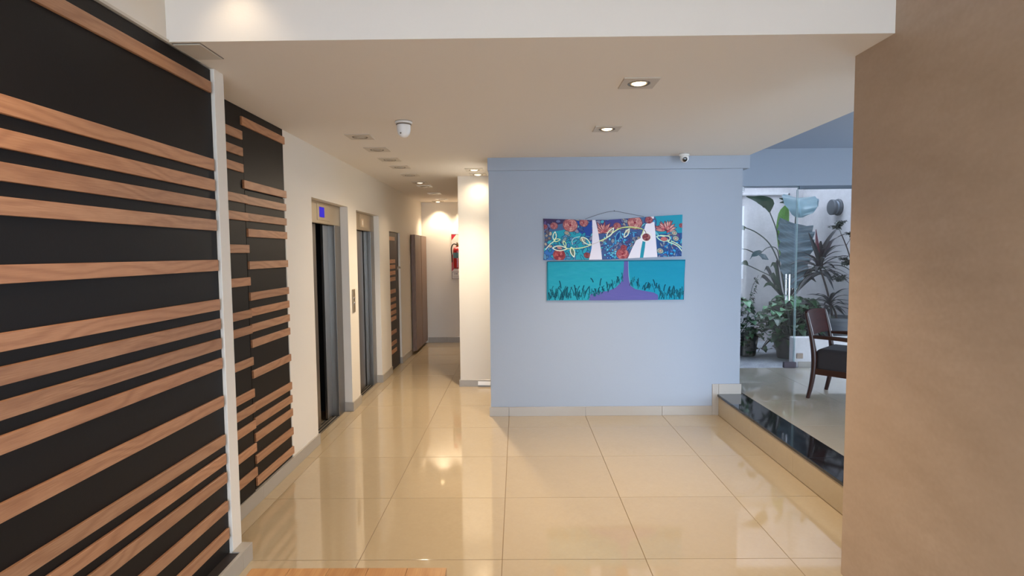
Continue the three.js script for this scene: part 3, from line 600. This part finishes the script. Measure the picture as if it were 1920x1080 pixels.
// in the raised part, above the picture: they throw the scallop on the drop and light the slats
downlight(-1.24, HU, -2.47, 'lit downlight in the raised ceiling close to the drop', true, { k: 0.05, angle: 0.9, pen: 0.8 });
downlight(-1.05, HU, -1.45, 'lit downlight in the raised ceiling over the wooden table', true, { k: 0.6 });
downlight(0.9, HU, -1.1, 'lit downlight in the raised ceiling near the plastered pier', true, { k: 0.25 });
{
  const c = thing('dome_camera', 'white dome security camera hanging from the middle of the ceiling', 'security camera', [-0.82, H, -4.211]);
  obj('base_ring', lathe([[0, 0], [0.062, 0], [0.062, -0.012], [0.058, -0.018], [0, -0.018]], 36), M.whitePlastic, c);
  obj('collar', lathe([[0.05, -0.018], [0.056, -0.02], [0.056, -0.024], [0.05, -0.026], [0, -0.026]], 36), M.greyRing, c);
  obj('housing', lathe([[0.05, -0.024], [0.051, -0.05], [0.048, -0.072], [0.041, -0.092], [0.028, -0.107], [0.012, -0.115], [0, -0.116]], 36), M.whitePlastic, c);
  obj('sensor', (() => { const g = new THREE.SphereGeometry(0.006, 14, 10); g.translate(-0.016, -0.09, 0.041); return g; })(), M.greyRing, c);
  const t = thing('turret_camera', 'small white eyeball security camera with black lens above the blue wall', 'security camera', [1.668, H, -5.7]);
  obj('base_ring', lathe([[0, 0], [0.05, 0], [0.05, -0.02], [0.046, -0.026], [0, -0.026]], 32), M.whitePlastic, t);
  obj('eyeball', (() => { const g = new THREE.SphereGeometry(0.042, 28, 20); g.translate(0, -0.046, 0.002); return g; })(), M.whitePlastic, t);
  obj('lens', (() => { const g = lathe([[0, 0.01], [0.02, 0.008], [0.024, 0], [0.024, -0.012], [0, -0.012]], 24); g.rotateX(Math.PI / 2 + 0.35); g.translate(-0.004, -0.063, 0.036); return g; })(), M.lensBlack, t);
}

// ------------------------------------------------------------------ wooden table at the lower edge
{
  const t = thing('wooden_table', 'light oak table top at bottom edge of the picture', 'table', [-0.522, 0, -1.24]);
  const w = 0.3, top = 0.75;
  for (let k = 0; k < 5; k++) obj('top_plank', rbx(-w + k * 0.12 + 0.0004, -w + (k + 1) * 0.12 - 0.0004, top - 0.028, top, -0.437, 0.437, 0.0015, 'z'), k % 2 ? M.oakLight : (k === 2 ? M.oakLightB : M.oakLight), t);
  obj('apron', [bx(-0.27, 0.27, 0.65, 0.722, -0.405, -0.385), bx(-0.27, 0.27, 0.65, 0.722, 0.385, 0.405), bx(-0.275, -0.255, 0.65, 0.722, -0.4, 0.4, 'z'), bx(0.255, 0.275, 0.65, 0.722, -0.4, 0.4, 'z')], M.oakLight, t);
  for (const x of [-0.26, 0.26]) for (const z of [-0.39, 0.39]) obj('leg', rbx(x - 0.025, x + 0.025, 0, 0.722, z - 0.025, z + 0.025, 0.003, 'y'), M.oakLight, t);
}

// ------------------------------------------------------------------ armchair on the raised floor
{
  const c = thing('armchair', 'dark wooden armchair with padded black seat on the raised floor', 'chair', [3.285, 0.22, -5.665], 0.75);
  const post = (s, name) => obj(name, taper([[s * 0.255, 0, -0.25], [s * 0.252, 0.18, -0.215], [s * 0.25, 0.4, -0.2], [s * 0.25, 0.6, -0.225], [s * 0.25, 0.86, -0.285]], [0.019, 0.024, 0.027, 0.023, 0.018], 28, 10), M.walnutDark, c);
  post(-1, 'rear_leg'); post(1, 'rear_leg');
  for (const s of [-1, 1]) obj('front_leg', taper([[s * 0.255, 0, 0.26], [s * 0.255, 0.35, 0.255], [s * 0.255, 0.6, 0.25]], [0.017, 0.024, 0.02], 16, 10), M.walnutDark, c);
  for (const s of [-1, 1]) obj('armrest', taper([[s * 0.25, 0.622, -0.225], [s * 0.262, 0.628, 0], [s * 0.268, 0.618, 0.2], [s * 0.262, 0.604, 0.29]], [0.016, 0.02, 0.022, 0.018], 22, 10), M.walnutDark, c);
  obj('seat_frame', [rbx(-0.25, 0.25, 0.25, 0.31, -0.22, -0.18, 0.004), rbx(-0.25, 0.25, 0.25, 0.31, 0.22, 0.26, 0.004), rbx(-0.262, -0.228, 0.25, 0.31, -0.22, 0.25, 0.004, 'z'), rbx(0.228, 0.262, 0.25, 0.31, -0.22, 0.25, 0.004, 'z')], M.walnutDark, c);
  const seat = new RoundedBoxGeometry(0.5, 0.235, 0.47, 6, 0.06); { const p = seat.attributes.position; for (let i = 0; i < p.count; i++) if (p.getY(i) > 0.05) p.setY(i, p.getY(i) + 0.022 * (1 - (p.getX(i) / 0.25) ** 2) * (1 - (p.getZ(i) / 0.235) ** 2)); seat.computeVertexNormals(); } seat.translate(0, 0.385, 0.03);
  obj('seat', metres(seat), M.seat, c);
  // curved back board
  const bs = new THREE.BoxGeometry(0.5, 0.235, 0.022, 16, 4, 1); { const p = bs.attributes.position; for (let i = 0; i < p.count; i++) { const x = p.getX(i), y = p.getY(i); p.setZ(i, p.getZ(i) - 0.035 * (1 - (x / 0.25) ** 2) - y * 0.24); p.setY(i, y + (y > 0 ? 0.012 * (1 - (x / 0.25) ** 2) : 0)); } bs.computeVertexNormals(); } bs.translate(0, 0.752, -0.258);
  obj('back_board', metres(bs), M.walnut, c);
}

// ------------------------------------------------------------------ glass door and fixed pane
{
  const d = thing('glass_door', 'frameless glass door with upright bar handle in front of the planted courtyard', 'door', [3.125, 0.22, -7.17]);
  obj('pane', (() => { const g = new THREE.PlaneGeometry(0.785, 2.28); g.translate(0, 1.143, 0); return g; })(), M.glass, d);
  obj('pane_edge', bx(0.3925, 0.3955, 0.003, 2.283, -0.0055, 0.0055), std({ color: C(170, 200, 200), roughness: 0.2 }), d);
  for (const z of [0.045, -0.045]) obj('handle', [tube([[0.285, 0.86, z], [0.285, 1.19, z]], 0.011, 8, 12), ...[0.92, 1.13].map((y) => { const g = new THREE.CylinderGeometry(0.007, 0.007, 0.05, 10); g.rotateX(Math.PI / 2); g.translate(0.285, y, z * 0.5); return g; })], M.chrome, d);
  obj('floor_lock', rbx(0.255, 0.41, -0.0005, 0.072, -0.022, 0.022, 0.004), std({ color: C(74, 66, 74), roughness: 0.4, metalness: 0.5 }), d);
  obj('top_hinge', rbx(-0.4, -0.28, 2.22, 2.287, -0.02, 0.02, 0.004), M.chrome, d);
  const w = struct('window_1');
  obj('pane', (() => { const g = new THREE.PlaneGeometry(1.79, 2.24); g.translate(4.41, 1.345, -7.19); return g; })(), M.glass, w);
  obj('pane_edge', bx(3.511, 3.515, 0.225, 2.465, -7.196, -7.184), std({ color: C(150, 176, 180), roughness: 0.2 }), w);
  obj('head_channel', rbx(3.525, 5.3, 2.47, 2.512, -7.2, -7.15, 0.003), std({ color: C(96, 106, 118), roughness: 0.5, metalness: 0.4 }), w);
}

// ------------------------------------------------------------------ courtyard (light well open to the sky)
{
  const cw = struct('wall_courtyard');
  obj('masonry', bx(2.0, 6.6, 0, 5.5, -9.6, -9.4), M.court, cw);
  for (const [n, x] of [['wall_courtyard_left', 2.0], ['wall_courtyard_right', 4.7]]) { const m = obj(n, bx(x, x + 0.2, 0, 5.5, -9.4, -7.36), M.court); m.userData.kind = 'structure'; }
  obj('casing', [rbx(3.0, 4.47, 2.608, 2.64, -9.4, -9.375, 0.004), rbx(4.44, 4.47, 0.2, 2.64, -9.4, -9.375, 0.004)], M.court, cw);
  const cf = struct('ground_courtyard');
  obj('concrete_slab', bx(2.2, 6.3, 0.0, 0.2, -9.4, -7.17), M.concrete, cf);
  const pl = thing('parapet', 'low white masonry parapet with beige tile foot behind fixed glass', 'low wall', [4.4, 0.2, -7.34]);
  obj('wall_body', rbx(-0.835, 0.9, 0, 0.385, -0.07, 0.07, 0.008), M.court, pl);
  obj('foot_tile', rbx(-0.785, 0.9, 0, 0.075, 0.07, 0.085, 0.002), M.base, pl);
  obj('socket_box', rbx(-0.81, -0.725, 0.115, 0.185, 0.068, 0.082, 0.01), std({ color: C(150, 132, 118), roughness: 0.7 }), pl);
  const lt = thing('wall_light', 'round grey outdoor wall light on the white courtyard wall', 'wall light', [4.7, 2.33, -8.36]);
  const rot = (g) => { g.rotateZ(Math.PI / 2); return g; };
  obj('back_ring', rot(lathe([[0, 0], [0.118, 0], [0.122, 0.015], [0.118, 0.03], [0.1, 0.036], [0, 0.036]], 40)), M.greyPot, lt);
  obj('diffuser', rot(lathe([[0.092, 0.03], [0.092, 0.09], [0, 0.09]], 40)), std({ color: C(120, 128, 138), roughness: 0.5 }), lt);
  obj('cover', rot(lathe([[0.09, 0.07], [0.11, 0.075], [0.113, 0.112], [0.104, 0.122], [0, 0.126]], 40)), M.greyPot, lt);

  function pot(name, label, x, y, z, r, h, mat) {
    const t = thing(name, label, 'plant pot', [x, y, z]);
    obj('vessel', lathe([[0, 0], [r * 0.74, 0], [r * 0.78, 0.015], [r * 0.97, h * 0.9], [r * 1.04, h * 0.91], [r * 1.05, h], [r * 0.95, h], [r * 0.93, h * 0.88], [0, h * 0.86]], 36), mat, t);
    obj('soil', lathe([[0, h * 0.92], [r * 0.5, h * 0.905], [r * 0.92, h * 0.885], [0, h * 0.87]], 24), M.soil, t);
    return t;
  }
  pot('plant_pot', 'big black pot holding the tall broad leaved plant', 4.2, 0.2, -8.62, 0.33, 0.72, M.blackPot);
  pot('plant_pot', 'small black pot on the courtyard floor beside white parapet', 3.78, 0.2, -7.95, 0.15, 0.33, M.blackPot);
  pot('plant_pot', 'grey pot standing behind the white parapet, above the chair arm', 4.38, 0.2, -7.75, 0.25, 0.6, M.greyPot);
  pot('plant_pot', 'black pot of the left bush beside the glass edge', 3.3, 0.2, -8.2, 0.19, 0.3, M.blackPot);

  // tall plant with paddle leaves
  const s = thing('paddle_leaf_plant', 'tall plant with huge drooping paddle leaves on long stalks in black pot', 'plant', [0, 0, 0]);
  const st = (pts, r0 = 0.013, r1 = 0.008) => obj('stalk', taper(pts, [r0, r1], 26, 7), L.stem, s);
  const lf = (pts, w, side, mat, o) => obj('leaf', blade(pts, w, side, o), mat, s);
  st([[4.118, 0.936, -8.62], [4.035, 1.383, -8.6], [3.98, 1.705, -8.6], [3.901, 2.042, -8.6], [3.801, 2.29, -8.6]]);
  lf([[3.801, 2.282, -8.6], [3.757, 2.407, -8.56], [3.611, 2.473, -8.5], [3.508, 2.49, -8.5], [3.426, 2.519, -8.55]], [0.02, 0.19, 0.14, 0.06, 0.01], [0.15, 0.85, 0.5], L.darkGreen, { fold: 0.35 });
  st([[4.165, 0.933, -8.65], [4.221, 1.704, -8.7], [4.261, 2.11, -8.75], [4.277, 2.466, -8.75]]);
  lf([[4.309, 2.511, -8.8], [4.203, 2.441, -8.55], [4.147, 2.327, -8.4], [4.13, 2.229, -8.33], [4.134, 2.182, -8.32]], [0.4, 0.5, 0.46, 0.32, 0.06], [1, 0, 0], L.greyBlue, { fold: -0.2, wave: 0.05 });
  lf([[4.501, 2.5, -8.7], [4.474, 2.467, -8.6], [4.45, 2.368, -8.55]], [0.12, 0.12, 0.1], [1, 0, 0], L.greyBlueB, { fold: 0.1 });
  lf([[4.076, 2.447, -8.6], [4.012, 2.471, -8.6], [3.94, 2.488, -8.6]], [0.04, 0.05, 0.01], [0, 1, 0], L.darkGreen);
  lf([[4.141, 2.399, -8.7], [4.044, 2.435, -8.65], [3.972, 2.428, -8.65]], [0.06, 0.05, 0.01], [0, 1, 0.2], L.darkGreen);
  lf([[4.134, 2.433, -8.72], [4.08, 2.288, -8.72], [4.061, 2.07, -8.72], [4.075, 1.705, -8.7], [4.099, 1.218, -8.66]], [0.01, 0.15, 0.19, 0.15, 0.03], [1, 0, 0.2], L.brightGreen, { fold: 0.15 });
  lf([[4.209, 2.114, -8.66], [4.142, 1.941, -8.5], [4.101, 1.704, -8.42], [4.074, 1.429, -8.4], [4.056, 1.153, -8.4]], [0.47, 0.52, 0.48, 0.4, 0.16], [1, 0, 0], L.greyBlueB, { fold: -0.12, wave: 0.16, rows: 60, cols: 10, freq: 46 });
  st([[4.093, 0.93, -8.6], [3.963, 1.426, -8.55], [3.758, 1.818, -8.5], [3.541, 1.994, -8.5], [3.326, 2.075, -8.5]]);
  lf([[3.398, 2.035, -8.5], [3.342, 2.058, -8.48], [3.294, 2.099, -8.5]], [0.05, 0.07, 0.01], [0, 1, 0.3], L.darkGreen);
  st([[4.077, 0.93, -8.6], [3.931, 1.467, -8.5], [3.862, 1.746, -8.5], [3.743, 1.755, -8.5], [3.625, 1.669, -8.48]], 0.011, 0.006);
  lf([[3.649, 1.684, -8.5], [3.552, 1.677, -8.42], [3.474, 1.654, -8.4], [3.436, 1.584, -8.4]], [0.03, 0.1, 0.09, 0.02], [0.1, 0.9, 0.4], L.greyBlue);
  lf([[3.585, 1.661, -8.46], [3.639, 1.614, -8.4], [3.71, 1.574, -8.4]], [0.03, 0.09, 0.01], [0, 1, 0.3], L.greyBlueB);
  st([[3.543, 1.685, -8.55], [3.447, 1.726, -8.55], [3.355, 1.743, -8.6]], 0.009, 0.006);
  st([[4.069, 0.93, -8.6], [3.831, 1.293, -8.5], [3.631, 1.406, -8.5], [3.431, 1.503, -8.5]], 0.011, 0.007);
  lf([[3.447, 1.495, -8.5], [3.378, 1.536, -8.45], [3.308, 1.505, -8.45]], [0.03, 0.08, 0.02], [0, 1, 0.3], L.darkGreen);
  for (const [x, y, m] of [[1440, 500, 0], [1446, 492, 1], [1432, 516, 0], [1438, 530, 1], [1452, 488, 0], [1450, 536, 1], [1520, 505, 0], [1532, 498, 1], [1512, 520, 0], [1445, 512, 1], [1538, 512, 0]])
    lf([[...[4.094, 0.881, -8.6]], [...[4.033, 1.104, -8.55]].map((q, i) => i === 0 ? q + (x - 1472) * 0.003 : q), [3.98 + (x - 1470) * 0.0079, 1.42 - (y - 505) * 0.0079, -8.45 + rr(-0.1, 0.1)], [3.98 + (x - 1470) * 0.0095, 1.36 - (y - 505) * 0.0079, -8.42 + rr(-0.1, 0.1)]], [0.015, 0.03, 0.06, 0.005], [rr(-0.3, 0.3), 1, 0.3], m ? L.darkGreen : L.slate, { fold: 0.3 });

  // purple cordylines
  function cordyline(label, base, crown, n, len, wid, mats, extra) {
    const t = thing('strap_leaf_plant', label, 'plant', [0, 0, 0]);
    obj('cane', taper([base, [(base[0] + crown[0]) / 2 + 0.02, (base[1] + crown[1]) / 2, (base[2] + crown[2]) / 2], crown], [0.016, 0.012], 16, 8), L.bark, t);
    for (let k = 0; k < n; k++) {
      const a = k / n * 6.283 * 3.618 + rr(-0.2, 0.2), e = 0.85 - 1.15 * (k / n) + rr(-0.12, 0.12), l = len * rr(0.75, 1.12), ca = Math.cos(a), sa = Math.sin(a), o = crown[1] - 0.1 * k / n;
      const p = (f, drop) => [Math.min(4.67, crown[0] + ca * l * f * Math.cos(e)), o + l * f * Math.sin(e) - drop, crown[2] + sa * l * f * Math.cos(e)];
      obj('leaf', blade([p(0.02, 0), p(0.3, -0.02), p(0.65, 0.02), p(1, 0.13 * l / 0.5)], [wid * 0.4, wid * 0.8, wid, wid * 0.75, 0.004], [-sa, 0.15, ca], { fold: 0.3 }), pick(mats), t);
    }
    for (const [pts, w, m] of extra ?? []) obj('leaf', blade(pts, w, [0.6, 0.5, 0.5], { fold: 0.3 }), m, t);
    return t;
  }
  cordyline('purple strap leaf plant with red young shoot, taller one by the white wall', [4.43, 0.728, -7.95], [4.217, 1.501, -7.95], 34, 0.5, 0.052, [L.purple, L.purpleDark, L.slate], [
    [[[4.223, 1.553, -7.95], [4.18, 1.812, -7.95], [4.161, 1.997, -7.95]], [0.035, 0.045, 0.008], L.redYoung],
    [[[4.223, 1.553, -7.95], [4.134, 1.761, -7.93], [4.033, 1.952, -7.9]], [0.06, 0.06, 0.01], L.slate],
    [[[4.231, 1.552, -7.95], [4.274, 1.76, -7.93], [4.399, 1.971, -7.9], [4.513, 2.065, -7.9]], [0.06, 0.06, 0.045, 0.01], L.purpleDark],
    [[[4.231, 1.538, -7.95], [4.302, 1.759, -7.9], [4.405, 1.868, -7.88], [4.567, 1.946, -7.86]], [0.07, 0.09, 0.06, 0.01], L.purple],
    [[[4.225, 1.478, -7.95], [4.227, 1.701, -7.95], [4.231, 1.834, -7.95]], [0.09, 0.1, 0.02], L.purpleDark],
  ]);
  cordyline('dark strap leaf plant in the grey pot, lower one behind the chair', [4.38, 0.72, -7.75], [4.252, 1.005, -7.72], 26, 0.36, 0.05, [L.purpleDark, L.slate]);

  // young tree with small leaves by the pier
  {
    const t = thing('small_leaf_tree', 'thin branching tree with tiny leaves beside the courtyard wall light', 'tree', [0, 0, 0]);
    const twigs = [];
    const fork = (p, d, l, r, n) => {
      const q = [Math.min(4.57, p[0] + d[0] * l), p[1] + d[1] * l, p[2] + d[2] * l];
      twigs.push(taper([p, [(p[0] + q[0]) / 2 + rr(-0.01, 0.01), (p[1] + q[1]) / 2 + 0.01, (p[2] + q[2]) / 2], q], [r, r * 0.6], 5, 5));
      if (n < 3) for (let k = 0; k < 4; k++) { const f = rr(0.3, 1); obj('leaf', blade([[p[0] + d[0] * l * f, p[1] + d[1] * l * f, p[2] + d[2] * l * f], [p[0] + d[0] * l * f + rr(-0.02, 0.02), p[1] + d[1] * l * f + rr(-0.01, 0.02), p[2] + rr(-0.02, 0.03)], [p[0] + d[0] * l * f + rr(-0.05, 0.05), p[1] + d[1] * l * f + rr(-0.03, 0.03), p[2] + rr(-0.03, 0.06)]], [0.006, 0.024, 0.003], [rr(-1, 1), 0.3, rr(0.2, 1)], { rows: 4, cols: 2 }), L.twig, t); }
      if (n > 0) for (let k = 0; k < 3; k++) fork(q, [d[0] + rr(-0.75, 0.55), d[1] * 0.5 + rr(-0.25, 0.35), d[2] + rr(-0.5, 0.5)].map((x) => x * 0.85), l * rr(0.6, 0.85), r * 0.62, n - 1);
    };
    obj('trunk', taper([[4.61, 0.171, -7.7], [4.562, 1.337, -7.7], [4.466, 1.698, -7.7], [4.375, 1.914, -7.7]], [0.018, 0.012, 0.007], 18, 7), L.bark, t);
    seed = 777;
    fork([4.375, 1.899, -7.7], [-0.3, 0.6, 0.1], 0.15, 0.005, 3); fork([4.436, 1.756, -7.7], [0.3, 0.6, 0.1], 0.15, 0.005, 3); fork([4.544, 1.482, -7.7], [-0.5, 0.2, 0.2], 0.17, 0.005, 3); fork([4.563, 1.301, -7.7], [-0.75, 0.12, 0.2], 0.22, 0.005, 3);
    obj('twigs', twigs, L.bark, t);
  }

  // leafy bushes
  function bush(label, cx, cy, cz, rx, ry, rz, n, size, trail = 0) {
    const t = thing('leafy_bush', label, 'bush', [cx, 0.2, cz]);
    const stems = [];
    for (let k = 0; k < n; k++) {
      const a = rnd() * 6.283, u = Math.sqrt(rnd()), v = rr(-1, 1), q = Math.sqrt(Math.max(0, 1 - v * v)) * (0.55 + 0.45 * u);
      const x = Math.cos(a) * q * rx, z = Math.sin(a) * q * rz, y = cy - 0.2 + v * ry, s = size * rr(0.7, 1.25);
      const ax = Math.cos(a) * 0.8 + rr(-0.4, 0.4), az = Math.sin(a) * 0.8 + rr(-0.2, 0.7), tilt = rr(-0.5, 0.25);
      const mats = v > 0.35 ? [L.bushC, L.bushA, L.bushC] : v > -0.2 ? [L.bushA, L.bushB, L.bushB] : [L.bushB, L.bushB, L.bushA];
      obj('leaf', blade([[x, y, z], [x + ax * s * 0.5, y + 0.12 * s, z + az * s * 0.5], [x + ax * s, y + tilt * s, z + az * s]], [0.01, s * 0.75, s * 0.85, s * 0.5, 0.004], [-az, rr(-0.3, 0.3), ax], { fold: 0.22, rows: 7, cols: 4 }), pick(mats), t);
      if (k % 4 === 0) stems.push(taper([[x * 0.15, 0.1, z * 0.15], [x * 0.5, y * 0.6 + 0.05, z * 0.5], [x, y, z]], [0.007, 0.003], 8, 5));
    }
    obj('stems', stems, L.stem, t);
    return t;
  }
  bush('broad leaved green bush in the middle of the courtyard, pale upper leaves', 3.9, 0.72, -8.0, 0.4, 0.33, 0.3, 220, 0.15);
  bush('leafy green bush at left edge of the glass door', 3.1, 0.7, -8.15, 0.36, 0.36, 0.28, 170, 0.14);
  bush('low trailing green plant spreading over the courtyard floor', 3.5, 0.4, -8.15, 0.4, 0.16, 0.22, 60, 0.11);
  {
    const t = thing('climbing_plant', 'dark small leaved sprig above the left bush at the glass edge', 'plant', [0, 0, 0]);
    obj('stem', taper([[3.3, 0.42, -8.2], [3.33, 0.9, -8.15], [3.36, 1.2, -8.1], [3.44, 1.36, -8.1]], [0.008, 0.005, 0.003], 18, 6), L.stem, t);
    for (let k = 0; k < 34; k++) { const f = rr(0.2, 1), x = 3.33 + 0.1 * f * f + rr(-0.03, 0.03), y = 0.75 + 0.6 * f, z = -8.12 + rr(-0.03, 0.03), ax = rr(-0.3, 1), az = rr(-0.6, 0.6); obj('leaf', blade([[x, y, z], [x + ax * 0.03, y + 0.012, z + az * 0.03], [x + ax * 0.075, y - rr(0, 0.03), z + az * 0.06]], [0.006, 0.036, 0.003], [-az, 0.3, ax], { rows: 5, cols: 2 }), pick([L.purpleDark, L.darkGreen]), t); }
  }
}
for (const o of scene.children) o.traverse((q) => delete q.userData.kids);
renderer.render(scene, camera);
